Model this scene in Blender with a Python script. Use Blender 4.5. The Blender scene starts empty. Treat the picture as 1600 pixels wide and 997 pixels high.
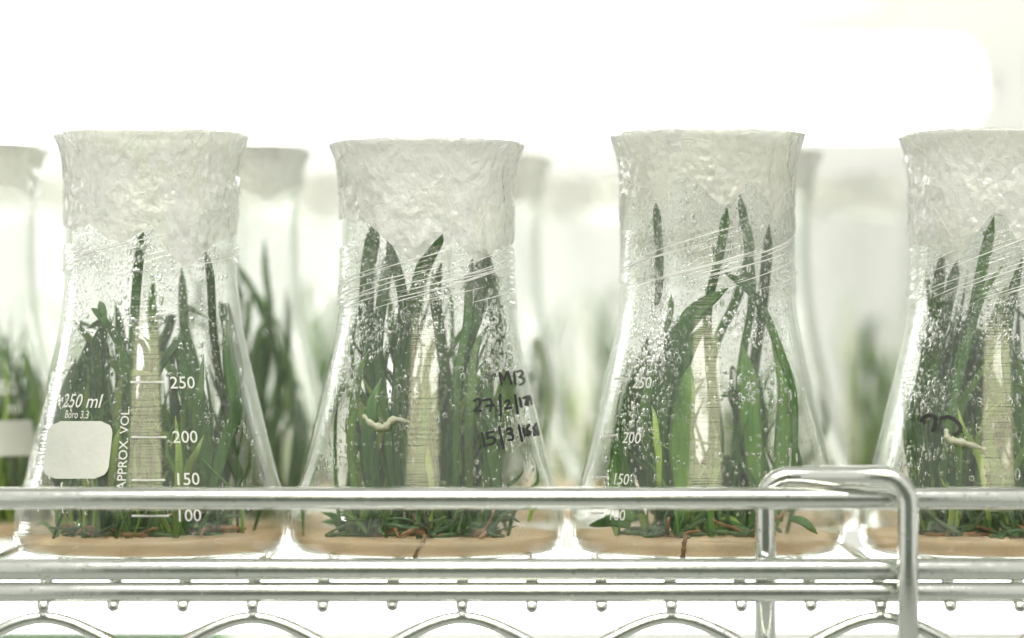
import bpy, bmesh, math, random
from mathutils import Vector, Matrix, noise
random.seed(11)
D = bpy.data
SC = bpy.context.scene
COL = SC.collection
R = math.radians

# ------------------------------------------------------------------ camera, world, lamps, exposure
MM = 0.001
CAMZ = 0.0726          # camera height over the shelf; flasks stand at z = 0, first row at y = 0
cam = D.objects.new('camera', D.cameras.new('camera'))
COL.objects.link(cam)
cam.location = (0, -1.0, CAMZ)
cam.rotation_euler = (R(90), 0, 0)
cam.data.sensor_width = 36
cam.data.lens = 112.5
cam.data.clip_start = 0.05
cam.data.clip_end = 50
cam.data.dof.use_dof = True
cam.data.dof.focus_distance = 0.972
cam.data.dof.aperture_fstop = 4.1
cam.data.dof.aperture_blades = 0
SC.camera = cam

w = D.worlds.new('World')
SC.world = w
w.use_nodes = True
w.node_tree.nodes['Background'].inputs[0].default_value = (1.0, 0.995, 0.92, 1)
w.node_tree.nodes['Background'].inputs[1].default_value = 0.60

def area(name, loc, target, sx, sy, power, col):
    l = D.lights.new(name, 'AREA')
    l.shape = 'RECTANGLE'
    l.size, l.size_y = sx, sy
    l.energy = power
    l.color = col
    o = D.objects.new(name, l)
    COL.objects.link(o)
    o.location = loc
    o.rotation_euler = (Vector(target) - Vector(loc)).to_track_quat('-Z', 'Y').to_euler()
    return o
# room lamp behind the camera; the upper lamp is added for rails and film
area('room_lamp', (-0.10, -1.75, 0.96), (0, 0, 0.06), 1.00, 0.48, 4.2, (1.0, 0.93, 0.60))
area('added_front_lamp', (0.0, -0.98, 1.42), (0, 0, 0.06), 1.90, 0.36, 23.0, (1.0, 0.98, 0.92))
TUBE = 8.0             # strength of the growth tubes

SC.view_settings.view_transform = 'Standard'
SC.view_settings.look = 'None'
SC.view_settings.exposure = 0.55
SC.view_settings.gamma = 1.0
SC.view_settings.use_curve_mapping = False
SC.render.engine = 'CYCLES'
cy = SC.cycles
cy.max_bounces = 12
cy.diffuse_bounces = 3
cy.glossy_bounces = 4
cy.transmission_bounces = 8
cy.transparent_max_bounces = 60
cy.caustics_reflective = False
cy.caustics_refractive = False
cy.sample_clamp_indirect = 6
cy.use_denoising = True
try:
    cy.denoiser = 'OPENIMAGEDENOISE'
except Exception:
    pass
cy.use_adaptive_sampling = True
cy.adaptive_threshold = 0.015

# ------------------------------------------------------------------ helpers
def P(px, py, y):
    """point at depth y that lies along the sight line of pixel (px, py) of the 1600 wide photograph"""
    s = (1 + y) * 0.0002
    return Vector(((px - 800) * s, y, CAMZ - (py - 498.5) * s))

def mesh(name, verts, faces, mat=None, smooth=True):
    m = D.meshes.new(name)
    m.from_pydata([tuple(v) for v in verts], [], faces)
    if mat:
        for x in (mat if isinstance(mat, (list, tuple)) else [mat]):
            m.materials.append(x)
    if smooth:
        m.polygons.foreach_set('use_smooth', [True] * len(m.polygons))
    m.update()
    return m

def obj(name, m, parent=None, loc=(0, 0, 0)):
    o = D.objects.new(name, m)
    COL.objects.link(o)
    o.location = loc
    if parent:
        o.parent = parent
    return o

def tag(o, label=None, cat=None, group=None, kind=None):
    for k, v in (('label', label), ('category', cat), ('group', group), ('kind', kind)):
        if v:
            o[k] = v
    return o

def thing(name, label, cat, loc=(0, 0, 0), group=None):
    o = D.objects.new(name, None)
    o.empty_display_size = 0.01
    COL.objects.link(o)
    o.location = loc
    return tag(o, label, cat, group)

def catmull(pts, n):
    pts = [Vector(p) for p in pts]
    if len(pts) == 2:
        return [pts[0].lerp(pts[1], i / n) for i in range(n + 1)]
    q = [pts[0] * 2 - pts[1]] + pts + [pts[-1] * 2 - pts[-2]]
    out = []
    segs = len(pts) - 1
    for i in range(n + 1):
        t = i / n * segs
        k = min(int(t), segs - 1)
        t -= k
        a, b, c, d = q[k:k + 4]
        out.append(0.5 * ((2 * b) + (c - a) * t + (2 * a - 5 * b + 4 * c - d) * t * t + (3 * b - a - 3 * c + d) * t ** 3))
    return out

def tube_geo(path, rad, seg=10, caps=True, flat=None, off=0):
    """verts, faces of a tube; rad is a number or a list; flat squashes along a given direction"""
    path = [Vector(p) for p in path]
    n = len(path)
    rr = rad if isinstance(rad, (list, tuple)) else [rad] * n
    t0 = (path[1] - path[0]).normalized()
    up = Vector((0, 0, 1)) if abs(t0.z) < 0.9 else Vector((0, 1, 0))
    u = t0.cross(up).normalized()
    V, F = [], []
    for i in range(n):
        t = (path[min(i + 1, n - 1)] - path[max(i - 1, 0)]).normalized()
        u = (u - t * u.dot(t)).normalized()
        v = t.cross(u)
        for k in range(seg):
            a = 2 * math.pi * k / seg
            V.append(path[i] + (u * math.cos(a) + v * math.sin(a)) * rr[i])
    for i in range(n - 1):
        for k in range(seg):
            a, b = i * seg + k, i * seg + (k + 1) % seg
            F.append((off + a, off + b, off + b + seg, off + a + seg))
    if caps:
        F.append(tuple(off + k for k in reversed(range(seg))))
        F.append(tuple(off + (n - 1) * seg + k for k in range(seg)))
    return V, F

def lathe_geo(prof, seg=96, close=False):
    V, F = [], []
    n = len(prof)
    for (h, r) in prof:
        for k in range(seg):
            a = 2 * math.pi * k / seg
            V.append((r * math.sin(a), -r * math.cos(a), h))
    for i in range(n - 1):
        for k in range(seg):
            k2 = (k + 1) % seg
            F.append((i * seg + k, i * seg + k2, (i + 1) * seg + k2, (i + 1) * seg + k))
    return V, F

# ------------------------------------------------------------------ materials
def mat(name):
    m = D.materials.new(name)
    m.use_nodes = True
    nt = m.node_tree
    nt.nodes.clear()
    out = nt.nodes.new('ShaderNodeOutputMaterial')
    def N(t, **kw):
        nd = nt.nodes.new('ShaderNode' + t)
        for k, v in kw.items():
            if k.startswith('i_'):
                key = k[2:]
                nd.inputs[int(key) if key.isdigit() else key.replace('_', ' ')].default_value = v
            else:
                setattr(nd, k, v)
        return nd
    def L(a, b, ia=0, ib=0):
        nt.links.new(a.outputs[ia], b.inputs[ib])
    return m, N, L, out

def mix(N, L, a, b, fac):
    x = N('MixShader')
    if isinstance(fac, (int, float)):
        x.inputs[0].default_value = fac
    else:
        L(fac, x)
    L(a, x, 0, 1)
    L(b, x, 0, 2)
    return x

def fresnel_fac(N, L, bump=None, f0=0.045):
    lw = N('LayerWeight', i_Blend=0.5)
    if bump:
        L(bump, lw, 0, 1)
    pw = N('Math', operation='POWER', i_1=4.0)
    L(lw, pw, 1, 0)
    ma = N('Math', operation='MULTIPLY_ADD', i_1=0.85, i_2=f0)
    L(pw, ma)
    return ma, lw

def ramp(N, L, src, stops, out=0):
    r = N('ValToRGB')
    e = r.color_ramp.elements
    while len(e) < len(stops):
        e.new(0.5)
    for x, (p, c) in zip(e, stops):
        x.position = p
        x.color = c if len(c) == 4 else (*c, 1)
    L(src, r, out, 0)
    return r

def coords(N, L, scale=(1, 1, 1), rnd=True):
    tc = N('TexCoord')
    mp = N('Mapping')
    mp.inputs['Scale'].default_value = scale
    if rnd:
        oi = N('ObjectInfo')
        mu = N('Math', operation='MULTIPLY', i_1=3.7)
        L(oi, mu, 'Random', 0)
        ad = N('VectorMath', operation='ADD')
        L(tc, ad, 'Object', 0)
        L(mu, ad, 0, 1)
        L(ad, mp)
    else:
        L(tc, mp, 'Object', 0)
    return mp

def glass_mat(name, fog):
    m, N, L, out = mat(name)
    # fine horizontal ripples added to break the lamp's reflection into lines
    mp = coords(N, L, (40, 40, 1700))
    nz = N('TexNoise', i_Scale=1.0, i_Detail=2.0)
    L(mp, nz)
    bp = N('Bump', i_Strength=0.17, i_Distance=0.0004)
    L(nz, bp, 0, 'Height')
    fac, lw = fresnel_fac(N, L, bp)
    gl = N('BsdfGlossy', i_Roughness=0.10)
    gl.inputs['Color'].default_value = (1, 1, 1, 1)
    L(bp, gl, 0, 'Normal')
    # a longer way through the glass near the outline takes more light
    cr = ramp(N, L, lw, [(0.5, (0.985, 0.99, 0.985)), (0.88, (0.80, 0.83, 0.79)), (1.0, (0.45, 0.50, 0.45))], 1)
    tr = N('BsdfTransparent')
    L(cr, tr)
    body = tr
    if fog:
        # condensation beads in uneven patches, which also paint in the lens haze
        mp2 = coords(N, L, (1, 1, 1))
        big = N('TexNoise', i_Scale=42.0, i_Detail=3.0, i_Roughness=0.6)
        L(mp2, big)
        bigr = ramp(N, L, big, [(0.34, (0.14,) * 3), (0.52, (0.65,) * 3), (0.70, (1.0,) * 3)])
        mp3 = coords(N, L, (1, 1, 0.75))
        fine = N('TexVoronoi', i_Scale=950.0)
        L(mp3, fine)
        finr = ramp(N, L, fine, [(0.18, (1,) * 3), (0.52, (0.12,) * 3)])
        # more of it in the neck than at the bottom, as glare pales the top
        tc = N('TexCoord')
        sx = N('SeparateXYZ')
        L(tc, sx, 'Object', 0)
        mr = N('MapRange', i_1=0.030, i_2=0.095, i_3=0.10, i_4=1.0)
        L(sx, mr, 2, 0)
        m1 = N('Math', operation='MULTIPLY')
        L(bigr, m1)
        L(finr, m1, 0, 1)
        m2 = N('Math', operation='MULTIPLY')
        L(m1, m2)
        L(mr, m2, 0, 1)
        m3 = N('Math', operation='MULTIPLY', i_1=fog)
        L(m2, m3)
        df = N('BsdfDiffuse')
        df.inputs[0].default_value = (0.86, 0.88, 0.84, 1)
        tl = N('BsdfTranslucent')
        tl.inputs[0].default_value = (0.95, 0.96, 0.92, 1)
        veil = mix(N, L, df, tl, 0.7)
        body = mix(N, L, tr, veil, m3)
    sh = mix(N, L, body, gl, fac)
    L(sh, out)
    return m

M = {}
M['glass'] = glass_mat('flask_glass', 0)
M['fog_and_glare'] = glass_mat('fog_and_glare_glass', 0.85)
M['fog_and_glare_far'] = glass_mat('fog_and_glare_glass_far', 0.32)

def simple(name, col, rough=0.5, metal=0.0, bump=None, var=None, transl=0.0, spec=0.5, coat=0.0):
    m, N, L, out = mat(name)
    p = N('BsdfPrincipled')
    p.inputs['Base Color'].default_value = (*col, 1)
    p.inputs['Roughness'].default_value = rough
    p.inputs['Metallic'].default_value = metal
    p.inputs['Specular IOR Level'].default_value = spec
    p.inputs['Coat Weight'].default_value = coat
    sh = p
    src = None
    if var:
        mp = coords(N, L)
        nz = N('TexNoise', i_Scale=var[0], i_Detail=4.0)
        L(mp, nz)
        c2 = var[1]
        r = ramp(N, L, nz, [(0.32, col), (0.68, c2)])
        L(r, p, 0, 'Base Color')
        src = r
    if bump:
        mp = coords(N, L, bump[2] if len(bump) > 2 else (1, 1, 1))
        nz = N('TexNoise', i_Scale=bump[0], i_Detail=3.0)
        L(mp, nz)
        b = N('Bump', i_Strength=bump[1], i_Distance=0.001)
        L(nz, b, 0, 'Height')
        L(b, p, 0, 'Normal')
    if transl:
        t = N('BsdfTranslucent')
        t.inputs[0].default_value = (*[min(1, c * 1.6) for c in col], 1)
        if src:
            br = N('MixRGB', blend_type='MULTIPLY', i_0=0.0)
            L(src, t)
        sh = mix(N, L, p, t, transl)
    L(sh, out)
    return m

def leaf_mat(name, c1, c2, tr_):
    m, N, L, out = mat(name)
    mp = coords(N, L, (1, 1, 0.25))
    nz = N('TexNoise', i_Scale=150.0, i_Detail=4.0)
    L(mp, nz)
    mv = coords(N, L, (900, 900, 14))
    vn = N('TexNoise', i_Scale=1.0, i_Detail=2.0)
    L(mv, vn)
    ad = N('Math', operation='MULTIPLY_ADD', i_1=0.45)
    L(vn, ad)
    L(nz, ad, 0, 2)
    r = ramp(N, L, ad, [(0.48, c1), (0.95, c2)])
    oi = N('ObjectInfo')
    mr = N('MapRange', i_3=0.85, i_4=1.65)
    L(oi, mr, 'Random', 0)
    hs = N('HueSaturation', i_Saturation=1.0)
    L(r, hs, 0, 'Color')
    L(mr, hs, 0, 'Value')
    b = N('Bump', i_Strength=0.35, i_Distance=0.0006)
    L(vn, b, 0, 'Height')
    p = N('BsdfPrincipled', i_Roughness=0.36)
    L(hs, p, 0, 'Base Color')
    L(b, p, 0, 'Normal')
    t = N('BsdfTranslucent')
    L(hs, t)
    L(mix(N, L, p, t, tr_), out)
    return m
M['leaf'] = leaf_mat('dark_green_leaf', (0.030, 0.095, 0.020), (0.10, 0.235, 0.040), 0.38)
M['leaf_mid'] = leaf_mat('green_leaf', (0.07, 0.18, 0.032), (0.19, 0.36, 0.055), 0.45)
M['leaf_pale'] = leaf_mat('pale_young_leaf', (0.20, 0.34, 0.06), (0.40, 0.52, 0.11), 0.48)
M['root'] = simple('green_root', (0.03, 0.075, 0.03), 0.45, var=(300, (0.09, 0.15, 0.05)), bump=(1500, 0.4))
M['brown_root'] = simple('brown_root', (0.16, 0.085, 0.035), 0.6, var=(300, (0.38, 0.24, 0.11)), transl=0.1)
M['pale_root'] = simple('pale_root', (0.52, 0.53, 0.40), 0.4, transl=0.3, bump=(900, 0.4))
M['enamel'] = simple('white_enamel_print', (0.80, 0.81, 0.76), 0.55, transl=0.25)
M['patch'] = simple('white_enamel_patch', (0.60, 0.62, 0.57), 0.5, transl=0.15, bump=(500, 0.15), var=(60, (0.68, 0.69, 0.63)))
M['ink'] = simple('black_marker_ink', (0.016, 0.016, 0.018), 0.45)
m, N, L, out = mat('chromed_steel')
p = N('BsdfPrincipled', i_Metallic=1.0)
mp = coords(N, L)
nz = N('TexNoise', i_Scale=260.0, i_Detail=5.0, i_Roughness=0.7)
L(mp, nz)
rr_ = ramp(N, L, nz, [(0.40, (0.11,) * 3), (0.72, (0.30,) * 3)])
L(rr_, p, 0, 'Roughness')
n2 = N('TexNoise', i_Scale=900.0, i_Detail=3.0)
L(mp, n2)
cc = ramp(N, L, n2, [(0.27, (0.34, 0.33, 0.29)), (0.36, (0.71, 0.73, 0.69))])
L(cc, p, 0, 'Base Color')
b = N('Bump', i_Strength=0.10, i_Distance=0.001)
L(nz, b, 0, 'Height')
L(b, p, 0, 'Normal')
L(p, out)
M['chrome'] = m
M['wall'] = simple('white_wall', (0.62, 0.625, 0.595), 0.8)
M['floor'] = simple('grey_floor', (0.42, 0.44, 0.42), 0.5)
M['aisle'] = simple('dark_green_wall', (0.17, 0.20, 0.17), 0.6)
M['batten'] = simple('painted_batten', (0.55, 0.54, 0.49), 0.5)
M['green_blur'] = simple('green_blur_bar', (0.05, 0.12, 0.035), 0.5)  # for the bar added in place of the blurred green below the shelf
M['cap'] = simple('white_lamp_cap', (0.85, 0.85, 0.83), 0.4)

def agar_mat():
    m, N, L, out = mat('beige_agar')
    mp = coords(N, L)
    nz = N('TexNoise', i_Scale=120.0, i_Detail=4.0)
    L(mp, nz)
    r = ramp(N, L, nz, [(0.3, (0.98, 0.79, 0.59)), (0.7, (0.995, 0.90, 0.74))])
    p = N('BsdfPrincipled', i_Roughness=0.22)
    L(r, p, 0, 'Base Color')
    b = N('Bump', i_Strength=0.12, i_Distance=0.0006)
    n2 = N('TexNoise', i_Scale=420.0, i_Detail=3.0)
    L(mp, n2)
    L(n2, b, 0, 'Height')
    L(b, p, 0, 'Normal')
    t = N('BsdfTranslucent')
    L(r, t)
    s = mix(N, L, p, t, 0.5)
    tr = N('BsdfTransparent')
    tr.inputs[0].default_value = (0.97, 0.82, 0.60, 1)
    s2 = mix(N, L, s, tr, 0.36)
    L(s2, out)
    return m
M['agar'] = agar_mat()

def film_mat():
    m, N, L, out = mat('crinkled_white_film')
    mp = coords(N, L, (1, 1, 0.8))
    vo = N('TexVoronoi', i_Scale=170.0)
    vo.feature = 'DISTANCE_TO_EDGE'
    nz0 = N('TexNoise', i_Scale=110.0, i_Detail=4.0)
    L(mp, nz0)
    ad = N('VectorMath', operation='MULTIPLY_ADD')
    ad.inputs[1].default_value = (0.02, 0.02, 0.02)
    L(nz0, ad, 1, 0)
    L(mp, ad, 0, 2)
    L(ad, vo)
    n2 = N('TexNoise', i_Scale=260.0, i_Detail=5.0, i_Roughness=0.65)
    L(mp, n2)
    hs = N('Math', operation='MULTIPLY_ADD', i_1=0.9)
    L(vo, hs)
    L(n2, hs, 0, 2)
    b = N('Bump', i_Strength=0.42, i_Distance=0.0014)
    v3 = N('TexVoronoi', i_Scale=150.0)
    L(ad, v3)
    h2 = N('Math', operation='MULTIPLY_ADD', i_1=1.3)
    L(v3, h2)
    L(hs, h2, 0, 2)
    L(h2, b, 0, 'Height')
    # layers folded over each other: straight edged fields of one, two or three thicknesses
    cell = N('TexVoronoi', i_Scale=42.0)
    L(ad, cell)
    cg = N('SeparateColor')
    L(cell, cg, 'Color', 0)
    c2 = N('TexVoronoi', i_Scale=95.0)
    L(ad, c2)
    cg2 = N('SeparateColor')
    L(c2, cg2, 'Color', 0)
    tone = N('Math', operation='MULTIPLY_ADD', i_1=0.45)
    L(cg2, tone, 0, 0)
    L(cg, tone, 0, 2)
    r = ramp(N, L, tone, [(0.25, (0.95, 0.955, 0.86)), (1.0, (0.985, 0.985, 0.96))])
    df = N('BsdfDiffuse')
    L(r, df)
    L(b, df, 0, 'Normal')
    tl = N('BsdfTranslucent')
    L(r, tl)
    L(b, tl, 0, 'Normal')
    body = mix(N, L, df, tl, 0.6)
    tr = N('BsdfTransparent')
    tr.inputs[0].default_value = (0.97, 0.98, 0.95, 1)
    see = ramp(N, L, tone, [(0.15, (0.46,) * 3), (0.55, (0.28,) * 3), (1.0, (0.10,) * 3)])
    s = mix(N, L, body, tr, see)
    fac, lw = fresnel_fac(N, L, b, 0.11)
    g = N('BsdfGlossy', i_Roughness=0.10)
    L(b, g, 0, 'Normal')
    L(mix(N, L, s, g, fac), out)
    return m
M['film'] = film_mat()

def cling_mat():
    m, N, L, out = mat('clear_stretch_film')
    mp = coords(N, L, (1, 1, 1))
    mp.inputs['Rotation'].default_value = (R(8), R(16), 0)
    m2 = N('Mapping')
    m2.inputs['Scale'].default_value = (60, 60, 900)
    L(mp, m2)
    nz = N('TexNoise', i_Scale=1.0, i_Detail=3.0)
    L(m2, nz)
    b = N('Bump', i_Strength=0.8, i_Distance=0.001)
    L(nz, b, 0, 'Height')
    fac, lw = fresnel_fac(N, L, b, 0.07)
    g = N('BsdfGlossy', i_Roughness=0.08)
    L(b, g, 0, 'Normal')
    tr = N('BsdfTransparent')
    tr.inputs[0].default_value = (0.97, 0.975, 0.96, 1)
    tl = N('BsdfTranslucent')
    tl.inputs[0].default_value = (0.95, 0.95, 0.92, 1)
    r = ramp(N, L, nz, [(0.60, (0.02,) * 3), (0.74, (0.40,) * 3)])
    s = mix(N, L, tr, tl, r)
    L(mix(N, L, s, g, fac), out)
    return m
M['cling'] = cling_mat()

m, N, L, out = mat('film_strand')
p = N('BsdfPrincipled', i_Roughness=0.15)
p.inputs['Base Color'].default_value = (0.93, 0.94, 0.91, 1)
t = N('BsdfTranslucent')
t.inputs[0].default_value = (0.95, 0.95, 0.93, 1)
L(mix(N, L, p, t, 0.5), out)
M['strand'] = m

m, N, L, out = mat('water_drop')
g = N('BsdfGlass', i_Roughness=0.0, i_IOR=1.33)
L(g, out)
M['water'] = m
m, N, L, out = mat('lit_tube_glass')
tc = N('TexCoord')
sx_ = N('SeparateXYZ')
L(tc, sx_, 'Object', 0)
# a tube glows less over its last centimetres, where the cathode is
mr = N('MapRange', i_1=0.0, i_2=-0.085, i_3=0.24, i_4=1.0)
mr.interpolation_type = 'SMOOTHERSTEP'
L(sx_, mr, 0, 0)
mu = N('Math', operation='MULTIPLY', i_1=TUBE)
L(mr, mu)
e = N('Emission')
e.inputs[0].default_value = (1.0, 0.99, 0.955, 1)
L(mu, e, 0, 1)
L(e, out)
M['lamp'] = m

# ------------------------------------------------------------------ the setting
def box(name, x0, x1, y0, y1, z0, z1, m, parent=None, bev=0.0):
    bm = bmesh.new()
    bmesh.ops.create_cube(bm, size=1)
    for v in bm.verts:
        v.co = Vector(((x0 + x1) / 2 + v.co.x * (x1 - x0), (y0 + y1) / 2 + v.co.y * (y1 - y0), (z0 + z1) / 2 + v.co.z * (z1 - z0)))
    if bev:
        bmesh.ops.bevel(bm, geom=bm.edges[:], offset=bev, segments=2, affect='EDGES')
    me = D.meshes.new(name)
    bm.to_mesh(me)
    bm.free()
    me.materials.append(m)
    return obj(name, me, parent)

wall = box('wall', -1.6, 1.6, 0.74, 0.82, -0.55, 0.75, M['wall'])
tag(wall, kind='structure')
# the room on the camera's side: floor, and an unseen wall shaped to darken the rails
tag(box('floor', -3.0, 3.0, -2.6, 0.74, -1.12, -1.10, M['floor']), kind='structure')
tag(box('unseen_dark_wall', -1.7, 1.7, -2.30, -2.22, -1.10, 0.52, M['aisle']), kind='structure')

board = box('bounce_board', -0.8, 0.8, -0.06, 0.60, 0.252, 0.264, M['wall'])  # out of view, added to bounce tube light onto the film
tag(board, 'unseen white board for the next shelf up, added to bounce tube light', 'shelf')

def fluorescent(label, x0, x1, y, z, r, batten, bz0, bz1, by0, by1, bm_):
    t = thing('fluorescent_lamp', label, 'lamp', (x1, y, z), 'fluorescent tubes of the plant racks')
    n = 24
    prof = []
    for i in range(9):
        a = math.pi / 2 * i / 8
        prof.append((x1 - r * 0.5 + r * 0.5 * math.sin(a) , r * math.cos(a) * 0.96 + r * 0.04))
    prof = [(x0, r)] + [(x0 + 0.01, r)] + prof
    V, F = [], []
    for (x, rr) in prof:
        for k in range(n):
            a = 2 * math.pi * k / n
            V.append((x - x1, rr * math.cos(a), rr * math.sin(a)))
    for i in range(len(prof) - 1):
        for k in range(n):
            F.append((i * n + k, i * n + (k + 1) % n, (i + 1) * n + (k + 1) % n, (i + 1) * n + k))
    obj('glass_tube', mesh('glass_tube', V, F, M['lamp']), t)
    v, f = tube_geo([(-0.001, 0, 0), (0.006, 0, 0)], r * 0.35, 20)
    obj('end_cap', mesh('end_cap', v, f, M['cap']), t)
    if batten:
        box('batten', x0 - x1, batten, by0, by1, bz0 - z, bz1 - z, bm_, t, 0.003)
    return t

# upper pair of tubes, ends at px 1240 and px 1540
e1 = P(1232, 110, 0.46)
e2 = P(1532, 138, 0.38)
fluorescent('lit tube highest behind the flasks, ending left of the other one', -0.80, e1.x, 0.46, e1.z, 0.0205, 0.05, e1.z + 0.026, 0.25, -0.02, 0.02, M['batten'])
fluorescent('lit tube just above the flask tops, reaching nearest the right edge', -0.80, e2.x, 0.38, e2.z, 0.0205, None, 0, 0, 0, 0, None)
e3 = P(1700, 924, 0.33)
fluorescent('lit tube below the wire shelf, seen between its rails and the waved wire', -0.80, 0.80, 0.33, e3.z, 0.0135, -0.92, -0.090, -0.0545, -0.022, 0.022, M['green_blur'])  # its green bar is added for the blurred green there, no known batten

# ------------------------------------------------------------------ wire shelf and its ledge
RY = -0.0565
shelf = thing('wire_shelf', 'chromed wire shelf carrying the flasks, with a waved wire under its front rail', 'shelf', (0, RY, 0))
def sub(v):
    return Vector(v) - Vector((0, RY, 0))
def rod(name, path, r, parent, off, seg=14, mt='chrome'):
    v, f = tube_geo([Vector(p) - Vector(off) for p in path], r, seg)
    return obj(name, mesh(name, v, f, M[mt]), parent)
z3 = P(800, 925, RY).z
rod('front_rail', [(-0.5, RY, z3), (0.5, RY, z3)], 0.0031, shelf, (0, RY, 0), 24)
rod('back_rail', [(-0.5, 0.40, z3), (0.5, 0.40, z3)], 0.0031, shelf, (0, RY, 0), 16)
peaks = [68, 390, 715, 1045, 1375]
sx = (1 + RY) * 0.0002
wire_m = None
step = 327.0 / 3 * sx
zb = P(0, 945, RY).z
for i in range(-9, 10):
    x0 = P(68 + 109.0 * 6 + i * 109.0, 0, RY).x
    if wire_m is None:
        pts = [(0, 0.40, -0.0022), (0, RY + 0.012, -0.0022), (0, RY + 0.0075, -0.0035), (0, RY + 0.0055, -0.0065), (0, RY + 0.004, zb + 0.0022), (0, RY + 0.001, zb - 0.0004), (0, RY - 0.0018, zb)]
        pth = catmull(pts[1:], 22)
        pth = [Vector(pts[0])] + pth
        rr = [0.0019] * len(pth)
        rr[-1] = 0.0013
        rr[-2] = 0.0021
        v, f = tube_geo([p - Vector((0, RY, 0)) for p in pth], rr, 10)
        wire_m = mesh('shelf_wire', v, f, M['chrome'])
    obj('shelf_wire', wire_m, shelf, (x0, random.uniform(-0.0003, 0.0003), random.uniform(-0.0002, 0.0002)))
# waved truss wire with short stems up to the rail
path = []
for i in range(-1, 8):
    pk = 68 + (i) * 327.0
    for j in range(-10, 10):
        dx = j / 10 * 163.5
        dr = 0.66 * (math.sqrt(dx * dx + 62 ** 2) - 62)
        far = 1 - abs(dx) / 163.5
        if far < 0.3:
            dr -= 20 * (0.3 - far) ** 2 / 0.09 * 0.5
        path.append(P(pk + dx, 965 + dr, RY))
rod('truss_wire', path, 0.00195, shelf, (0, RY, 0), 12)
for i in range(-1, 7):
    pk = 68 + i * 327.0
    rod('stem', [P(pk, 940, RY), P(pk, 950, RY), P(pk, 958, RY), P(pk, 963, RY)], [0.0019, 0.0016, 0.0016, 0.0026], shelf, (0, RY, 0), 12)

ledge = thing('shelf_ledge', 'chromed two rail ledge with a bent upright loop, in front of the flasks', 'guard rail', (0, RY, 0))
zt = P(800, 778.5, RY).z
z2 = P(800, 889.5, RY).z
rod('upper_rail', [(-0.5, RY, zt), (0.5, RY, zt)], 0.0033, ledge, (0, RY, 0), 28)
rod('lower_rail', [(-0.5, RY, z2), (0.5, RY, z2)], 0.0034, ledge, (0, RY, 0), 28)
yl, yr = RY + 0.0066, RY - 0.0066
lp = []
lp.append(P(1196, 1150, yl))
lp.append(P(1196, 800, yl))
cx, cz = 1196, 744
for i in range(9):
    a = math.pi / 2 * i / 8
    lp.append(P(1196 + 38 * (1 - math.cos(a)), 744 + 38 * (1 - math.sin(a)), yl + 0.0006 * -i / 8))
for i in range(1, 6):
    lp.append(P(1234 + 143 * i / 6, 744, yl + (yr - yl) * (i / 6)))
for i in range(9):
    a = math.pi / 2 * i / 8
    lp.append(P(1377 + 42 * math.sin(a), 744 + 46 * (1 - math.cos(a)), yr + 0.0004 * (8 - i) / 8))
lp.append(P(1419, 830, yr))
lp.append(P(1420, 1150, yr))
rod('upright_loop', lp, 0.0031, ledge, (0, RY, 0), 24)

# ------------------------------------------------------------------ flasks
PROF = [(0, 0.0), (0, 30.0), (0.1, 38.0), (1.0, 40.6), (2.6, 41.9), (5.5, 42.75), (9.5, 43.0), (13.5, 42.7), (17.5, 41.7), (22, 39.8), (30, 37.7),
        (40, 35.35), (50, 33.0), (58, 31.15), (64, 29.8), (70, 28.6), (76, 27.7), (82, 27.05), (90, 26.6), (98, 26.4), (106, 26.4),
        (114, 26.6), (119, 26.95), (123, 27.5), (126, 28.4), (128, 29.3), (129.3, 30.0)]
def rad(h):
    """outer radius in mm at height h in mm"""
    for (a, ra), (b, rb) in zip(PROF[1:], PROF[2:]):
        if h <= b:
            return ra + (rb - ra) * max(0, (h - a)) / max(1e-6, b - a)
    return PROF[-1][1]

def flask_mesh(inner):
    dense = [PROF[0]]
    for (a, ra), (b, rb) in zip(PROF, PROF[1:]):
        dense.append((b, rb))
    o = [(h * MM, r * MM) for h, r in dense]
    wall_t = 1.0
    i_ = []
    for h, r in reversed(dense[1:]):
        hh = h if h > 4 else max(h, 1.0)
        i_.append((hh * MM, max(0.0, (r - wall_t) * MM)))
    # rounded lip
    lip = [(129.9 * MM, 29.7 * MM), (130.1 * MM, 29.2 * MM), (129.9 * MM, 28.7 * MM)]
    full = o + lip + i_ + [(1.0 * MM, 0)]
    V, F = lathe_geo(full, 96)
    me = mesh('glass_body', V, F, [M['glass'], inner])
    k = (len(o) + 2) * 96
    idx = [1 if i >= k else 0 for i in range(len(F))]
    me.polygons.foreach_set('material_index', idx)
    return me
GLASS = flask_mesh(M['fog_and_glare'])
GLASS_FAR = flask_mesh(M['fog_and_glare_far'])

def onto(theta, h, off=0.0):
    """point on the outer face of a flask (flask space, metres); theta 0 faces the camera, + to the right"""
    r = (rad(h) + off) * MM
    return Vector((r * math.sin(theta), -r * math.cos(theta), h * MM))

def px_to_surface(px, py, axis):
    """pixel of a first-row flask -> theta, h on its front face"""
    h, r, th = 60.0, 30.0, 0.0
    for _ in range(8):
        r = rad(h)
        y = -r * math.cos(th) * MM
        s = (1 + y) * 0.2
        x = (px - 800) * s - (axis - 800) * 0.2
        th = math.asin(max(-0.98, min(0.98, x / r)))
        h = CAMZ * 1000 - (py - 498.5) * s
    return th, h

FONT_CACHE = {}
def text_flat(txt, size):
    cu = D.curves.new('t', 'FONT')
    cu.body = txt
    cu.size = size
    cu.resolution_u = 3
    cu.offset = size * 0.004
    o = D.objects.new('t', cu)
    COL.objects.link(o)
    dg = bpy.context.evaluated_depsgraph_get()
    me = D.meshes.new_from_object(o.evaluated_get(dg))
    D.objects.remove(o)
    V = [v.co.copy() for v in me.vertices]
    F = [tuple(p.vertices) for p in me.polygons]
    D.meshes.remove(me)
    return V, F

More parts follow.
